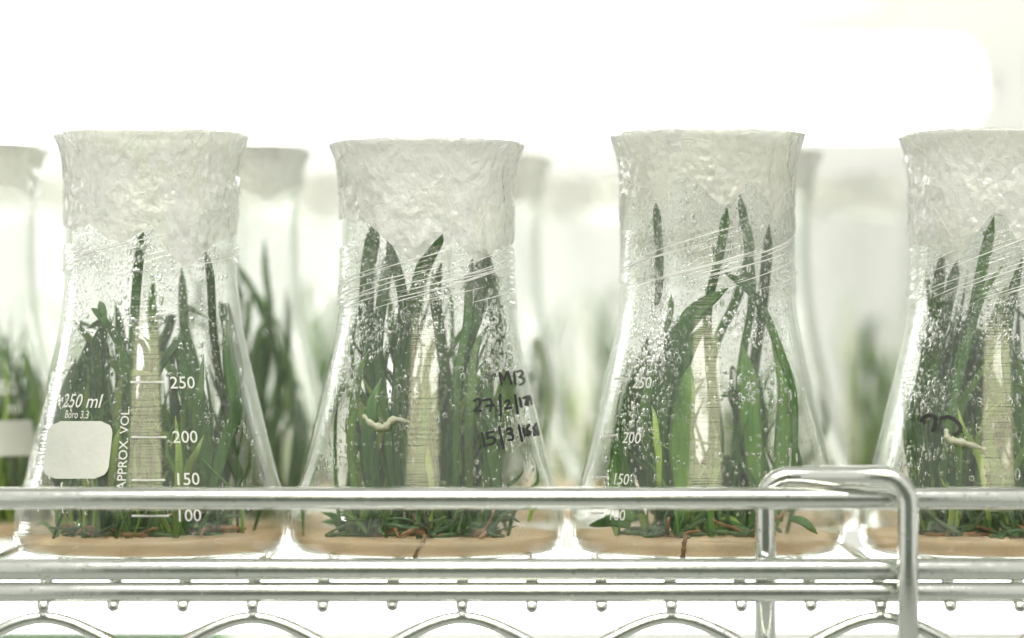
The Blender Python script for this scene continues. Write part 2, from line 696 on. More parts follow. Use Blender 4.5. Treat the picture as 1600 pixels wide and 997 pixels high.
def lettering(name, txt, px, py, axis, height_px, parent, squeeze=1.0, slant=0.0, upright=False, mt='enamel'):
    """print on the glass: px,py the left end of the baseline, height_px the cap height"""
    capk = 0.72
    size = height_px * 0.2 * 0.96 / capk
    V, F = text_flat(txt, size)
    th0, h0 = px_to_surface(px, py, axis)
    out_ = []
    for v in V:
        a, b = v.x * squeeze + v.y * slant, v.y
        if upright:
            a, b = -v.y, v.x
        h = h0 + b * 0.97
        th = th0 + a / rad(h0 + b * 0.5)
        out_.append(onto(th, h, 0.12))
    return obj(name, mesh(name, out_, F, M[mt], False), parent)

def surf_poly(name, pts, axis, parent, mt='enamel', off=0.12):
    V = []
    for (px, py) in pts:
        th, h = px_to_surface(px, py, axis)
        V.append(onto(th, h, off))
    return obj(name, mesh(name, V, [tuple(range(len(V)))], M[mt], False), parent)

def surf_grid(name, x0, x1, y0, y1, rr, axis, parent, mt, skew=0):
    """rounded patch that follows the glass"""
    nx, ny = 16, 14
    V, F = [], []
    for j in range(ny + 1):
        py = y0 + (y1 - y0) * j / ny
        d = min(py - y0, y1 - py)
        ins = rr - math.sqrt(max(0, rr * rr - (rr - d) ** 2)) if d < rr else 0
        sk = skew * (1 - j / ny)
        for i in range(nx + 1):
            px = x0 + ins + sk + (x1 - x0 - 2 * ins) * i / nx
            th, h = px_to_surface(px, py, axis)
            V.append(onto(th, h, 0.11))
    for j in range(ny):
        for i in range(nx):
            a = j * (nx + 1) + i
            F.append((a, a + nx + 1, a + nx + 2, a + 1))
    return obj(name, mesh(name, V, F, M[mt]), parent)

def ink_strokes(name, strokes, axis, parent, wpx=4.5, mt='ink'):
    """handwriting: polylines in photo pixels laid on the glass as flat pen strokes"""
    V, F = [], []
    for st in strokes:
        pts = catmull([Vector((a, b, 0)) for a, b in st], max(4, 5 * (len(st) - 1))) if len(st) > 2 else [Vector((*st[0], 0)).lerp(Vector((*st[1], 0)), i / 4) for i in range(5)]
        n = len(pts)
        base = len(V)
        for i, p in enumerate(pts):
            t = (pts[min(i + 1, n - 1)] - pts[max(0, i - 1)])
            t = t.normalized() if t.length > 1e-6 else Vector((1, 0, 0))
            nrm = Vector((-t.y, t.x, 0))
            ww = wpx * (0.5 + 0.12 * noise.noise(Vector((p.x * 0.13, p.y * 0.13, 3))))
            for s in (-1, 1):
                q = p + nrm * ww * s
                th, h = px_to_surface(q.x, q.y, axis)
                V.append(onto(th, h, 0.12 + 0.004 * (base % 7)))
        for i in range(n - 1):
            a = base + i * 2
            F.append((a, a + 1, a + 3, a + 2))
        # round ends
        for (i, sgn) in ((0, -1), (n - 1, 1)):
            p = pts[i]
            t = (pts[min(i + 1, n - 1)] - pts[max(0, i - 1)]).normalized() * sgn
            nrm = Vector((-t.y, t.x, 0))
            b2 = len(V)
            for k in range(7):
                a = math.pi * k / 6
                q = p + (nrm * math.cos(a) + t * math.sin(a)) * wpx * 0.48
                th, h = px_to_surface(q.x, q.y, axis)
                V.append(onto(th, h, 0.10 + 0.004 * (base % 7)))
            F.append(tuple(range(b2, b2 + 7)))
    return obj(name, mesh(name, V, F, M[mt], False), parent)

# template for a drop: flattened ball
_bm = bmesh.new()
bmesh.ops.create_icosphere(_bm, subdivisions=2, radius=1)
DV = [v.co.copy() for v in _bm.verts]
DF = [tuple(v.index for v in f.verts) for f in _bm.faces]
_bm.free()
def drops(parent, seed, count, patches, back=0.2):
    rnd = random.Random(seed)
    V, F = [], []
    n = tries = 0
    while n < count and tries < count * 30:
        tries += 1
        th = rnd.uniform(-1.5, 1.5)
        if rnd.random() < back:
            th += math.pi
        h = rnd.uniform(14, 122)
        p = 0.10
        for (t0, h0, st, sh, am) in patches:
            p += am * math.exp(-((th - t0) / st) ** 2 - ((h - h0) / sh) ** 2)
        q = noise.noise(Vector((math.sin(th) * 3, h * 0.09, seed)))
        p *= max(0.0, 0.55 + 1.4 * q)
        if rnd.random() > p:
            continue
        n += 1
        r = min(0.85, 0.17 * math.exp(abs(rnd.gauss(0, 0.7))))
        rr = rad(h) - 1.0 - r * 0.28
        c = Vector((rr * math.sin(th), -rr * math.cos(th), h))
        nx = Vector((math.sin(th), -math.cos(th), 0))
        tx = Vector((math.cos(th), math.sin(th), 0))
        el = 1 + (rnd.random() ** 3) * 1.3
        sh_ = rnd.uniform(-0.12, 0.12)
        b = len(V)
        for d in DV:
            V.append((c + tx * ((d.x + d.z * sh_) * r) + nx * (d.y * r * 0.5) + Vector((0, 0, d.z * r * el))) * MM)
        F += [tuple(b + k for k in f) for f in DF]
    o = obj('condensation_drops', mesh('condensation_drops', V, F, M['water']), parent)
    o['kind'] = 'stuff'
    return o

def film_cover(parent, axis, edge_px, seed, drop=0.0, top_bulge=0.4):
    """sheet of film tied over the mouth: flat lid and a crumpled skirt with pointed corners"""
    rnd = random.Random(seed)
    # lower edge as function of theta
    if edge_px:
        front = []
        for (px, py) in edge_px:
            front.append(px_to_surface(px, py, axis))
        front.sort()
    nseg = 400
    a0 = rnd.uniform(0, math.pi)
    def edge(th):
        a = 50.0
        hang = a / max(abs(math.cos(th - a0)), abs(math.sin(th - a0))) - 29
        bk = 129 - 7 - drop - 0.25 * hang
        if edge_px and front[0][0] <= th <= front[-1][0]:
            for (t1, h1), (t2, h2) in zip(front, front[1:]):
                if t1 <= th <= t2:
                    return h1 + (h2 - h1) * (th - t1) / max(1e-5, t2 - t1) + 0.35 * noise.noise(Vector((th * 14, seed, 0)))
        if edge_px:
            # ease from the front line to the back one
            d = min(abs(th - front[0][0]), abs(th - front[-1][0]))
            e = front[0][1] if abs(th - front[0][0]) < abs(th - front[-1][0]) else front[-1][1]
            k = min(1, d / 0.5)
            return e * (1 - k) + bk * k
        return bk
    V, F = [], []
    rows = 34
    def wr(th, h, amp):
        p = Vector((math.sin(th) * 2.4, math.cos(th) * 2.4, h * 0.075 + seed * 3.1))
        a = noise.noise(p * 1.3) * 0.55 + (0.5 - abs(noise.noise(p * 3.1 + Vector((0, 0, 7))))) * 0.75 + noise.noise(p * 7.3) * 0.30
        return a * amp * 0.95
    # lid
    lid = [(0.0, 129.9), (0.35, 129.9), (0.62, 130.0), (0.85, 130.25), (0.96, 130.45)]
    for (k, h) in lid[1:]:
        for i in range(nseg):
            th = 2 * math.pi * i / nseg - math.pi
            r = 30.4 * k
            hh = h + 0.25 * noise.noise(Vector((math.sin(th) * r * 0.25, math.cos(th) * r * 0.25, seed)))
            V.append(Vector((r * math.sin(th), -r * math.cos(th), hh + top_bulge * 0.3)))
    for j in range(rows + 1):
        for i in range(nseg):
            th = 2 * math.pi * i / nseg - math.pi
            t = j / rows
            hb = edge(th)
            top = 130.3
            h = top - (top - hb) * (t ** 1.0)
            amp = 0.75 * min(1, t * 8) + 0.12
            base = rad(min(h, 129.3))
            # the film spans the hollow under the lip a little
            span = 30.2 - 3.2 * min(1, t * 5.5) ** 0.8
            r = max(base + 0.25, min(span, base + 1.6)) + max(-0.15, wr(th, h, amp)) + 0.25
            if t < 0.02:
                r = 30.5 + wr(th, h, 0.6)
            V.append(Vector((r * math.sin(th), -r * math.cos(th), h)))
    nl = len(lid) - 1
    tot = nl + rows + 1
    for j in range(tot - 1):
        for i in range(nseg):
            i2 = (i + 1) % nseg
            F.append((j * nseg + i, (j + 1) * nseg + i, (j + 1) * nseg + i2, j * nseg + i2))
    F.append(tuple(range(nseg)))
    skirt = V[nl * nseg:]
    V = [v * MM for v in V]
    o = obj('film_cover', mesh('film_cover', V, F, M['film']), parent)
    if edge_px:
        # sharp raised creases that run over the skirt
        V, F = [], []
        for c in range(46):
            i0, j0 = rnd.uniform(0, nseg) , rnd.uniform(1, rows - 4)
            di, dj = rnd.uniform(-3.2, 3.2), rnd.uniform(-1.1, 1.1)
            pth = []
            for q in range(rnd.randint(7, 16)):
                j = int(max(0, min(rows - 1, j0)))
                v0 = skirt[j * nseg + int(i0) % nseg]
                v1 = skirt[(j + 1) * nseg + (int(i0) + 1) % nseg]
                p = v0.lerp(v1, 0.5)
                rr_ = math.hypot(p.x, p.y)
                pth.append(Vector((p.x * (rr_ + 0.12) / rr_, p.y * (rr_ + 0.12) / rr_, p.z)) * MM)
                i0 += di + rnd.uniform(-0.25, 0.25)
                j0 += dj
                di += rnd.uniform(-0.15, 0.15)
            pth = [p for k, p in enumerate(pth) if k == 0 or (p - pth[k - 1]).length > 1e-4]
            if len(pth) < 4:
                continue
            pth = catmull(pth, len(pth) * 2)
            n_ = len(pth)
            v, f = tube_geo(pth, [0.00009 * (0.2 + math.sin(math.pi * k / (n_ - 1))) for k in range(n_)], 5, True, None, len(V))
            V += v
            F += f
        cr = obj('crease', mesh('crease', V, F, M['strand']), o)
        cr['kind'] = 'stuff'
    return o

def cling(parent, seed, h0, h1, strands, lead=5.0):
    """clear stretch film wound round the neck: a skin and pulled, glossy strands"""
    rnd = random.Random(seed)
    V, F = [], []
    nseg, rows = 120, 18
    for j in range(rows + 1):
        for i in range(nseg):
            th = 2 * math.pi * i / nseg - math.pi
            h = h0 + (h1 - h0) * j / rows + 2.0 * math.sin(th * 1 + seed) * (1 - j / rows)
            p = Vector((math.sin(th) * 3, math.cos(th) * 3, h * 0.25 + th * 0.7 + seed))
            r = rad(h) + 0.75 + 0.25 * noise.noise(p * 2)
            V.append(Vector((r * math.sin(th), -r * math.cos(th), h)) * MM)
    for j in range(rows):
        for i in range(nseg):
            i2 = (i + 1) % nseg
            F.append((j * nseg + i, j * nseg + i2, (j + 1) * nseg + i2, (j + 1) * nseg + i))
    o = obj('stretch_film', mesh('stretch_film', V, F, M['cling']), parent)
    V, F = [], []
    for s in range(strands):
        hh = rnd.uniform(h0 - 1, h0 + (h1 - h0) * 0.55)
        t0 = rnd.uniform(-1.4, 0.6)
        t1 = t0 + rnd.uniform(0.5, 1.5)
        sl = lead + rnd.uniform(-1.5, 1.5)
        pth = []
        for i in range(15):
            th = t0 + (t1 - t0) * i / 14
            h = hh + sl * (th - t0)
            r = rad(h) + 1.05
            pth.append(Vector((r * math.sin(th), -r * math.cos(th), h)) * MM)
        q = [0.00012 * rnd.uniform(0.7, 1.5) * (0.35 + math.sin(math.pi * i / 14)) for i in range(15)]
        v, f = tube_geo(pth, q, 6, True, None, len(V))
        V += v
        F += f
    st = obj('pulled_strands', mesh('pulled_strands', V, F, M['strand']), o)
    st['kind'] = 'stuff'

def agar(label, loc, seed, level=7.4, tilt=0.0, group=None):
    rnd = random.Random(seed)
    V, F = [], []
    seg = 72
    prof = [(1.1, 0.0), (1.1, 30), (1.15, 37.6), (1.8, 39.6), (3.0, 40.6), (4.0, 41.2)]
    rings = [(h, min(r, rad(h) - 1.15), False) for h, r in prof]
    rings += [(level, 41.9, True), (level - 0.05, 40.4, True), (level - 0.25, 38.0, True)]
    for k in range(1, 9):
        rings.append((level - 0.3, 38.0 * (1 - k / 8.6), True))
    for (h, r, top) in rings:
        for i in range(seg):
            a = 2 * math.pi * i / seg
            x, y = r * math.sin(a), -r * math.cos(a)
            hh = h
            if top:
                hh += tilt * x / 41 + (0.55 * noise.noise(Vector((x * 0.09, y * 0.09, seed))) + 0.3 * noise.noise(Vector((x * 0.35, y * 0.35, seed + 5)))) * (0.4 if r > 39 else 1)
                r2 = min(r, rad(hh) - 1.15)
                x, y = r2 * math.sin(a), -r2 * math.cos(a)
            V.append(Vector((x, y, hh)) * MM)
    for j in range(len(rings) - 1):
        for i in range(seg):
            i2 = (i + 1) % seg
            F.append((j * seg + i, j * seg + i2, (j + 1) * seg + i2, (j + 1) * seg + i))
    n = len(rings)
    F.append(tuple((n - 1) * seg + i for i in range(seg)))
    o = obj('agar_gel', mesh('agar_gel', V, F, M['agar']), None, loc)
    return tag(o, label, 'agar', group)

# ------------------------------------------------------------------ plants
def clampin(p, margin=2.6):
    """keep a point (flask space, mm) inside the glass"""
    h = max(3.0, min(126, p.z))
    lim = rad(h) - 1.5 - margin
    d = math.hypot(p.x, p.y)
    if d > lim:
        p = Vector((p.x * lim / d, p.y * lim / d, p.z))
    return p

def leaf_geo(pts, width, twist=0.0, tip=0.35, fold=0.22, n=18):
    """solid strap leaf: root first, tip last; points and width in mm, flask space"""
    path = catmull(pts, n)
    path = [clampin(p) for p in path]
    V, F = [], []
    for i, p in enumerate(path):
        t = (path[min(i + 1, n)] - path[max(0, i - 1)])
        t = t.normalized() if t.length > 1e-6 else Vector((0, 0, 1))
        ang = twist * i / n + twist * 0.3
        face = Vector((math.sin(ang), -math.cos(ang), 0))
        wv = t.cross(face)
        wv = wv.normalized() if wv.length > 1e-4 else Vector((1, 0, 0))
        nv = wv.cross(t)
        s = i / n
        k = 0.62 + 0.38 * min(1, s * 3)
        if s > 1 - tip:
            k *= max(0.05, 1 - ((s - 1 + tip) / tip) ** 1.8)
        ww = width * 0.5 * k
        th = 0.10 + 0.16 * k
        V += [p - wv * ww + nv * fold * ww, p - wv * ww * 0.5 + nv * (th + fold * ww * 0.45), p + nv * th, p + wv * ww * 0.5 + nv * (th + fold * ww * 0.45), p + wv * ww + nv * fold * ww,
              p + wv * ww * 0.5 - nv * (th - fold * ww * 0.45), p - nv * th, p - wv * ww * 0.5 - nv * (th - fold * ww * 0.45)]
    for i in range(n):
        for k in range(8):
            F.append((i * 8 + k, i * 8 + (k + 1) % 8, (i + 1) * 8 + (k + 1) % 8, (i + 1) * 8 + k))
    F.append(tuple(reversed(range(8))))
    F.append(tuple(n * 8 + k for k in range(8)))
    return [v * MM for v in V], F

def local(px, py, y_mm, axis):
    y = y_mm * MM
    s = (1 + y) * 0.2
    return Vector(((px - 800) * s - (axis - 800) * 0.2, y_mm, CAMZ * 1000 - (py - 498.5) * s))

def add_leaf(plant, pts, width, mt='leaf', **kw):
    v, f = leaf_geo(pts, width, **kw)
    return obj('leaf', mesh('leaf', v, f, M[mt]), plant)

def roots(plant, rnd, cx, cy, n, level, spread=9, mt=None):
    for i in range(n):
        a = rnd.uniform(0, 6.283)
        p = Vector((cx + rnd.uniform(-3, 3), cy + rnd.uniform(-3, 3), level - 0.2))
        pts = [p]
        d = Vector((math.cos(a), math.sin(a), rnd.uniform(0.0, 0.7)))
        for k in range(4):
            p = p + d * spread * rnd.uniform(0.2, 0.36)
            d = (d + Vector((rnd.uniform(-.7, .7), rnd.uniform(-.7, .7), rnd.uniform(-0.6, 0.25)))).normalized()
            p.z = max(level + 0.4, min(level + 9, p.z))
            pts.append(clampin(p, 1.6))
        path = catmull(pts, 14)
        r0 = rnd.uniform(0.5, 1.15)
        rr = [r0 * (1 - 0.5 * k / 14) * (1 + 0.18 * math.sin(k * 2.1 + i)) for k in range(15)]
        rr[-1] *= 0.4
        v, f = tube_geo([q * MM for q in path], [q * MM for q in rr], 8)
        c = mt or ('brown_root' if rnd.random() < 0.22 else 'root')
        obj('root', mesh('root', v, f, M[c]), plant)

def filler(plant, rnd, cx, cy, n, level, hmin, hmax, wmin, wmax, spread=14, pale=0.15, mid=0.35, base=4.5):
    for i in range(n):
        x0, y0 = cx + rnd.gauss(0, base), cy + rnd.gauss(0, base)
        h = rnd.uniform(hmin, hmax)
        a = rnd.uniform(0, 6.283)
        sp = rnd.uniform(0.2, 1) * spread
        dx, dy = math.cos(a) * sp, math.sin(a) * sp
        k = h * 0.13
        pts = [Vector((x0, y0, level - 1.0)), Vector((x0 + dx * 0.3 + rnd.uniform(-k, k) * 0.6, y0 + dy * 0.35, level + h * 0.33)),
               Vector((x0 + dx * 0.75 + rnd.uniform(-k, k), y0 + dy * 0.75, level + h * 0.68)),
               Vector((x0 + dx * 1.25 + rnd.uniform(-k, k) * 1.3, y0 + dy * 1.2, level + h))]
        if rnd.random() < 0.3:
            sx_ = rnd.choice((-1, 1))
            pts.append(pts[-1] + Vector((sx_ * rnd.uniform(3, 10), rnd.uniform(-4, 4), -rnd.uniform(-2, 8))))
        pts = [clampin(p, 3.2) for p in pts]
        q = rnd.random()
        c = 'leaf_pale' if q < pale and h < 62 else ('leaf_mid' if q < pale + mid else 'leaf')
        add_leaf(plant, pts, rnd.uniform(wmin, wmax), c, twist=rnd.uniform(-1.5, 1.5), tip=rnd.uniform(0.25, 0.6), fold=rnd.uniform(0.1, 0.5))
    if n >= 12:
        # short basal shoots round the foot
        for i in range(n if n < 24 else 24):
            a = rnd.uniform(0, 6.283)
            q = Vector((cx + rnd.gauss(0, 7), cy + rnd.gauss(0, 7), level - 0.6))
            h = rnd.uniform(4, 17)
            d = Vector((math.cos(a), math.sin(a), 0)) * rnd.uniform(2, 9)
            pts = [q, q + d * 0.4 + Vector((0, 0, h * 0.45)), q + d * 0.9 + Vector((rnd.uniform(-2, 2), 0, h * 0.85)), q + d * 1.4 + Vector((rnd.uniform(-3, 3), 0, h * rnd.uniform(0.5, 1.1)))]
            pts = [clampin(p, 2.6) for p in pts]
            add_leaf(plant, pts, rnd.uniform(1.3, 3.2), rnd.choice(('leaf', 'leaf', 'leaf', 'leaf_mid', 'leaf_mid', 'leaf_pale')), twist=rnd.uniform(-1.5, 1.5), tip=rnd.uniform(0.3, 0.6), n=9)

def plantlet(label, fx, fy, cx, cy, level, group):
    t = thing('plantlet', label, 'plant', (fx, fy, 0), group)
    return t

def heroes(plants, axis, L_, ws=1.0):
    """leaves read off the photograph: (plant index, [(px, py, depth)...] root first, width px, material, kw)"""
    for (k, pts, wpx, c, kw) in L_:
        add_leaf(plants[k], [local(a, b, d, axis) for a, b, d in pts], wpx * 0.2 * ws, c, **kw)

# ---- first row
def flask(label, X, Y, glass, group='glass flasks standing on the shelf'):
    f = thing('conical_flask', label, 'flask', (X, Y, 0), group)
    obj('glass_body', glass, f)
    return f

def ticks(f, axis, items, w=3.2):
    for (x0, x1, py) in items:
        n = 8
        pts = [(x0 + (x1 - x0) * i / n, py - w / 2) for i in range(n + 1)] + [(x1 - (x1 - x0) * i / n, py + w / 2) for i in range(n + 1)]
        surf_poly('tick_mark', pts, axis, f)

AX = [236.5, 667, 1105, 1557]
X1 = [(a - 800) * 0.0002 for a in AX]
GP = 'plantlets growing in the front flasks'

# flask 1
ax = AX[0]
f1 = flask('flask at the left with white printed volume scale and a blank white label patch', X1[0], 0, GLASS)
for txt, px, py in (('250', 265, 607), ('200', 269, 692), ('150', 272, 758), ('100', 274, 815)):
    lettering('volume_number', txt, px, py, ax, 20, f1, 1.02)
ticks(f1, ax, [(204, 257, 597), (206, 260, 683), (206, 258, 750), (206, 264, 806)])
lettering('capacity_print', '250 ml', 97, 636, ax, 23, f1, 0.92, 0.12)
lettering('glass_type_print', 'Boro 3.3', 101, 653, ax, 13, f1, 0.80)
lettering('scale_note', 'APPROX. VOL.', 196, 766, ax, 15, f1, upright=True)
surf_grid('label_patch', 66, 168, 658, 748, 20, ax, f1, 'patch', 10)
film_cover(f1, ax, [(100, 352), (120, 360), (145, 350), (170, 372), (192, 381), (226, 359), (240, 358), (262, 395), (290, 420), (330, 382), (350, 372), (371, 368)], 1)
cling(f1, 1, 88, 96, 3)
drops(f1, 1, 3200, [(-1.3, 45, 0.22, 30, 1.2), (-1.0, 72, 0.35, 10, 0.9), (-0.7, 92, 0.4, 12, 0.6), (0.9, 96, 0.3, 10, 0.5), (0.0, 92, 0.6, 10, 0.25)])
agar('beige agar layer with a sloping surface, in the printed flask at the left', (X1[0], 0, 0), 1, 5.6, 1.3, 'agar layers in the front flasks')
rnd = random.Random(101)
pl = [plantlet('plantlet with a short kinked stem against the glass above the white label patch', X1[0], 0, 0, 0, 8, GP),
      plantlet('plantlet with one straight dark leaf rising above the tick marks', X1[0], 0, 0, 0, 8, GP),
      plantlet('dark broad leaved plantlet behind the printed 250 and 200', X1[0], 0, 0, 0, 8, GP)]
heroes(pl, ax, [
    (1, [(220, 812, 4), (207, 650, 0), (207, 560, -4), (212, 470, -10), (218, 400, -14), (224, 362, -17)], 15, 'leaf', dict(tip=0.08)),
    (0, [(190, 800, -6), (199, 640, -10), (193, 560, -16), (172, 512, -20), (148, 492, -22), (118, 481, -21)], 13, 'leaf', dict(tip=0.2)),
    (0, [(148, 500, -22), (155, 492, -22), (150, 480, -22), (142, 470, -22)], 12, 'leaf', dict(tip=0.3)),
    (2, [(372, 800, 0), (366, 700, 4), (345, 600, 0), (334, 520, -4), (330, 450, -10), (328, 392, -14)], 13, 'leaf', dict(tip=0.1)),
    (2, [(305, 800, 4), (300, 690, 4), (290, 560, 8), (286, 470, 8), (284, 415, 6)], 15, 'leaf', dict(tip=0.25)),
    (2, [(330, 805, -8), (318, 690, -12), (300, 600, -14), (286, 545, -14), (282, 518, -14)], 34, 'leaf', dict(tip=0.5)),
    (2, [(318, 800, -10), (350, 700, -12), (372, 620, -12), (362, 540, -8), (345, 470, 0)], 24, 'leaf', dict(tip=0.5)),
    (1, [(225, 800, -6), (228, 640, -14), (246, 580, -18), (270, 545, -18), (290, 525, -16)], 14, 'leaf', dict(tip=0.2)),
    (2, [(285, 800, -22), (292, 740, -26), (308, 705, -28), (327, 679, -28)], 13, 'leaf_pale', dict(tip=0.7)),
    (2, [(278, 800, -22), (280, 720, -26), (274, 650, -26)], 14, 'leaf_pale', dict(tip=0.7)),
    (2, [(300, 780, -14), (308, 640, -22), (324, 590, -24), (342, 552, -24)], 13, 'leaf_mid', dict(tip=0.7)),
    (0, [(172, 780, -10), (176, 730, -16), (181, 690, -18), (190, 665, -18)], 12, 'leaf_pale', dict(tip=0.6)),
    (0, [(150, 800, 0), (148, 690, -6), (150, 600, -10), (152, 540, -14), (160, 505, -16)], 20, 'leaf', dict(tip=0.3)),
    (0, [(170, 800, 5), (176, 690, 6), (190, 600, 4), (188, 520, 4), (180, 470, 4)], 20, 'leaf', dict(tip=0.4)),
    (2, [(390, 800, 0), (372, 740, -4), (352, 690, -8), (345, 640, -10)], 18, 'leaf', dict(tip=0.5)),
    (0, [(112, 800, 0), (100, 720, 2), (98, 660, 2), (108, 600, 0), (118, 560, 0)], 26, 'leaf', dict(tip=0.5)),
    (0, [(130, 800, -4), (112, 720, -2), (106, 670, -4), (98, 630, -4)], 24, 'leaf', dict(tip=0.5)),
    (0, [(120, 815, 10), (94, 740, 10), (90, 690, 10), (98, 630, 10), (110, 580, 8)], 34, 'leaf', dict(tip=0.5)),
    (0, [(140, 815, 14), (124, 740, 14), (116, 680, 14), (110, 620, 12), (124, 560, 8)], 40, 'leaf', dict(tip=0.5)),
    (0, [(160, 815, 14), (150, 740, 14), (142, 680, 14), (146, 620, 12), (140, 570, 8)], 36, 'leaf_mid', dict(tip=0.5)),
    (0, [(120, 800, 6), (116, 700, 8), (122, 620, 6), (136, 560, 2), (140, 520, 0)], 30, 'leaf', dict(tip=0.5)),
    (0, [(140, 800, 12), (136, 700, 14), (120, 640, 12), (112, 590, 8)], 26, 'leaf_mid', dict(tip=0.5)),
    (0, [(150, 800, 10), (158, 700, 12), (168, 620, 12), (160, 560, 8)], 26, 'leaf_mid', dict(tip=0.5)),
    (1, [(250, 810, 14), (246, 690, 16), (243, 560, 14), (238, 480, 10), (240, 430, 6)], 18, 'leaf_mid', dict(tip=0.4)),
])
filler(pl[0], rnd, -12, 2, 16, 5.5, 22, 66, 2.2, 4.2, 9)
filler(pl[1], rnd, -1, 4, 12, 5.5, 25, 76, 2.2, 4.2, 8)
filler(pl[2], rnd, 15, 0, 20, 5.5, 22, 72, 2.4, 4.6, 10)
roots(pl[0], rnd, -16, -8, 12, 5.7, 14)
roots(pl[1], rnd, 0, -10, 8, 5.7, 12)
roots(pl[2], rnd, 17, -8, 12, 5.7, 14)

# flask 2
ax = AX[1]
f2 = flask('flask with black handwritten dates on its right shoulder, left of centre', X1[1], 0, GLASS)
def S(l):
    return [[(700 + a / 4.985, 560 + b / 4.985) for a, b in st] for st in l]
ink_strokes('handwritten_code', S([
    [(412, 176), (398, 80)], [(398, 80), (432, 140)], [(432, 140), (462, 70)], [(462, 70), (492, 172)],
    [(512, 78), (522, 170)],
    [(535, 74), (568, 66), (578, 92), (556, 116)], [(556, 116), (584, 124), (588, 160), (560, 176)]]), ax, f2, 3.6)
ink_strokes('handwritten_date', S([
    [(204, 305), (225, 288), (246, 300), (240, 345), (205, 382)], [(205, 382), (258, 384)],
    [(272, 300), (330, 290)], [(330, 290), (340, 330), (326, 388)], [(300, 345), (356, 340)],
    [(404, 256), (410, 424)],
    [(446, 312), (466, 300), (474, 322), (446, 364)], [(446, 364), (490, 360)],
    [(520, 258), (540, 404)],
    [(556, 284), (570, 350)],
    [(586, 282), (612, 276), (600, 338)],
    [(620, 340), (618, 268)], [(618, 268), (636, 284), (620, 302)],
    [(642, 270), (646, 330)], [(646, 300), (662, 298)], [(660, 268), (664, 326)]]), ax, f2, 3.9)
ink_strokes('handwritten_date', S([
    [(262, 562), (284, 664)],
    [(300, 560), (350, 550)], [(300, 560), (308, 600)], [(308, 600), (350, 596), (362, 625), (335, 652), (310, 650)],
    [(396, 516), (430, 682)],
    [(456, 536), (484, 524), (492, 552), (468, 566)], [(468, 566), (500, 576), (500, 610), (468, 616)],
    [(548, 500), (574, 624)],
    [(584, 520), (596, 584)],
    [(630, 496), (610, 530), (616, 580)], [(616, 580), (636, 570), (630, 546), (614, 552)],
    [(664, 520), (672, 580)], [(664, 520), (688, 486), (700, 540), (702, 576)], [(668, 560), (698, 548)], [(676, 530), (694, 570)]]), ax, f2, 4.2)
film_cover(f2, ax, [(535, 335), (550, 328), (580, 338), (612, 370), (650, 404), (672, 375), (692, 352), (706, 362), (695, 392), (702, 428), (742, 402), (772, 378), (800, 371)], 2)
f2.scale.z = 0.979
cling(f2, 2, 78, 97, 22, 7.0)
drops(f2, 2, 3600, [(-0.9, 70, 0.4, 30, 1.0), (0.95, 52, 0.35, 25, 0.9), (-0.3, 78, 0.4, 14, 0.6), (0.6, 80, 0.4, 14, 0.5)])
agar('level beige agar layer in the flask with handwritten dates', (X1[1], 0, 0), 2, 5.6, 0.2, 'agar layers in the front flasks')
rnd = random.Random(202)
pl = [plantlet('dense dark plantlet on the left side of the flask with handwritten dates', X1[1], 0, 0, 0, 8, GP),
      plantlet('upright plantlet filling the middle of the flask with handwritten dates', X1[1], 0, 0, 0, 8, GP),
      plantlet('plantlet with crossing leaves behind the black handwritten dates', X1[1], 0, 0, 0, 8, GP)]
heroes(pl, ax, [
    (0, [(600, 810, 0), (585, 640, -6), (572, 520, -10), (574, 420, -14), (566, 345, -20)], 34, 'leaf', dict(tip=0.10)),
    (0, [(620, 810, -4), (600, 640, -8), (590, 540, -10), (600, 450, -14), (612, 380, -18)], 26, 'leaf', dict(tip=0.12)),
    (0, [(560, 810, -6), (548, 690, -14), (560, 590, -18), (572, 545, -20)], 22, 'leaf_mid', dict(tip=0.6)),
    (1, [(640, 810, -2), (625, 640, -8), (640, 520, -12), (655, 440, -16), (672, 395, -18), (694, 356, -20)], 34, 'leaf', dict(tip=0.10)),
    (1, [(625, 810, -10), (618, 640, -16), (630, 500, -18), (625, 440, -20), (602, 372, -20)], 24, 'leaf', dict(tip=0.12)),
    (1, [(690, 810, 0), (700, 640, -4), (690, 540, -8), (680, 460, -10), (690, 410, -12)], 26, 'leaf_mid', dict(tip=0.2)),
    (2, [(700, 810, -6), (705, 660, -14), (730, 540, -18), (760, 460, -18), (768, 390, -18)], 26, 'leaf', dict(tip=0.10)),
    (2, [(720, 810, -2), (740, 640, -8), (775, 560, -10), (782, 470, -12), (770, 382, -16)], 30, 'leaf', dict(tip=0.10)),
    (2, [(710, 810, -10), (715, 600, -18), (728, 520, -20), (738, 450, -20), (750, 402, -20)], 20, 'leaf', dict(tip=0.2)),
    (2, [(735, 810, -14), (732, 690, -24), (738, 620, -26), (756, 545, -24), (790, 500, -16)], 24, 'leaf_mid', dict(tip=0.5)),
    (2, [(790, 815, -10), (770, 720, -16), (765, 640, -18), (750, 570, -18)], 30, 'leaf', dict(tip=0.5)),
    (0, [(590, 815, -14), (575, 720, -22), (580, 640, -24), (596, 590, -22)], 34, 'leaf', dict(tip=0.5)),
    (1, [(660, 815, -14), (655, 740, -24), (664, 660, -26), (672, 600, -26)], 24, 'leaf_mid', dict(tip=0.5)),
    (2, [(826, 815, -12), (836, 780, -14), (842, 755, -14)], 12, 'leaf_pale', dict(tip=0.7)),
], 0.68)
v, f = tube_geo([q * MM for q in catmull([local(567, 648, -33, ax), local(580, 662, -33.5, ax), local(600, 668, -33, ax), local(615, 655, -33, ax), local(640, 660, -32, ax)], 16)],
                [0.0009 * (0.35 + math.sin(math.pi * (i + 1) / 18)) * (1 + 0.28 * math.sin(i * 2.3)) for i in range(17)], 9)
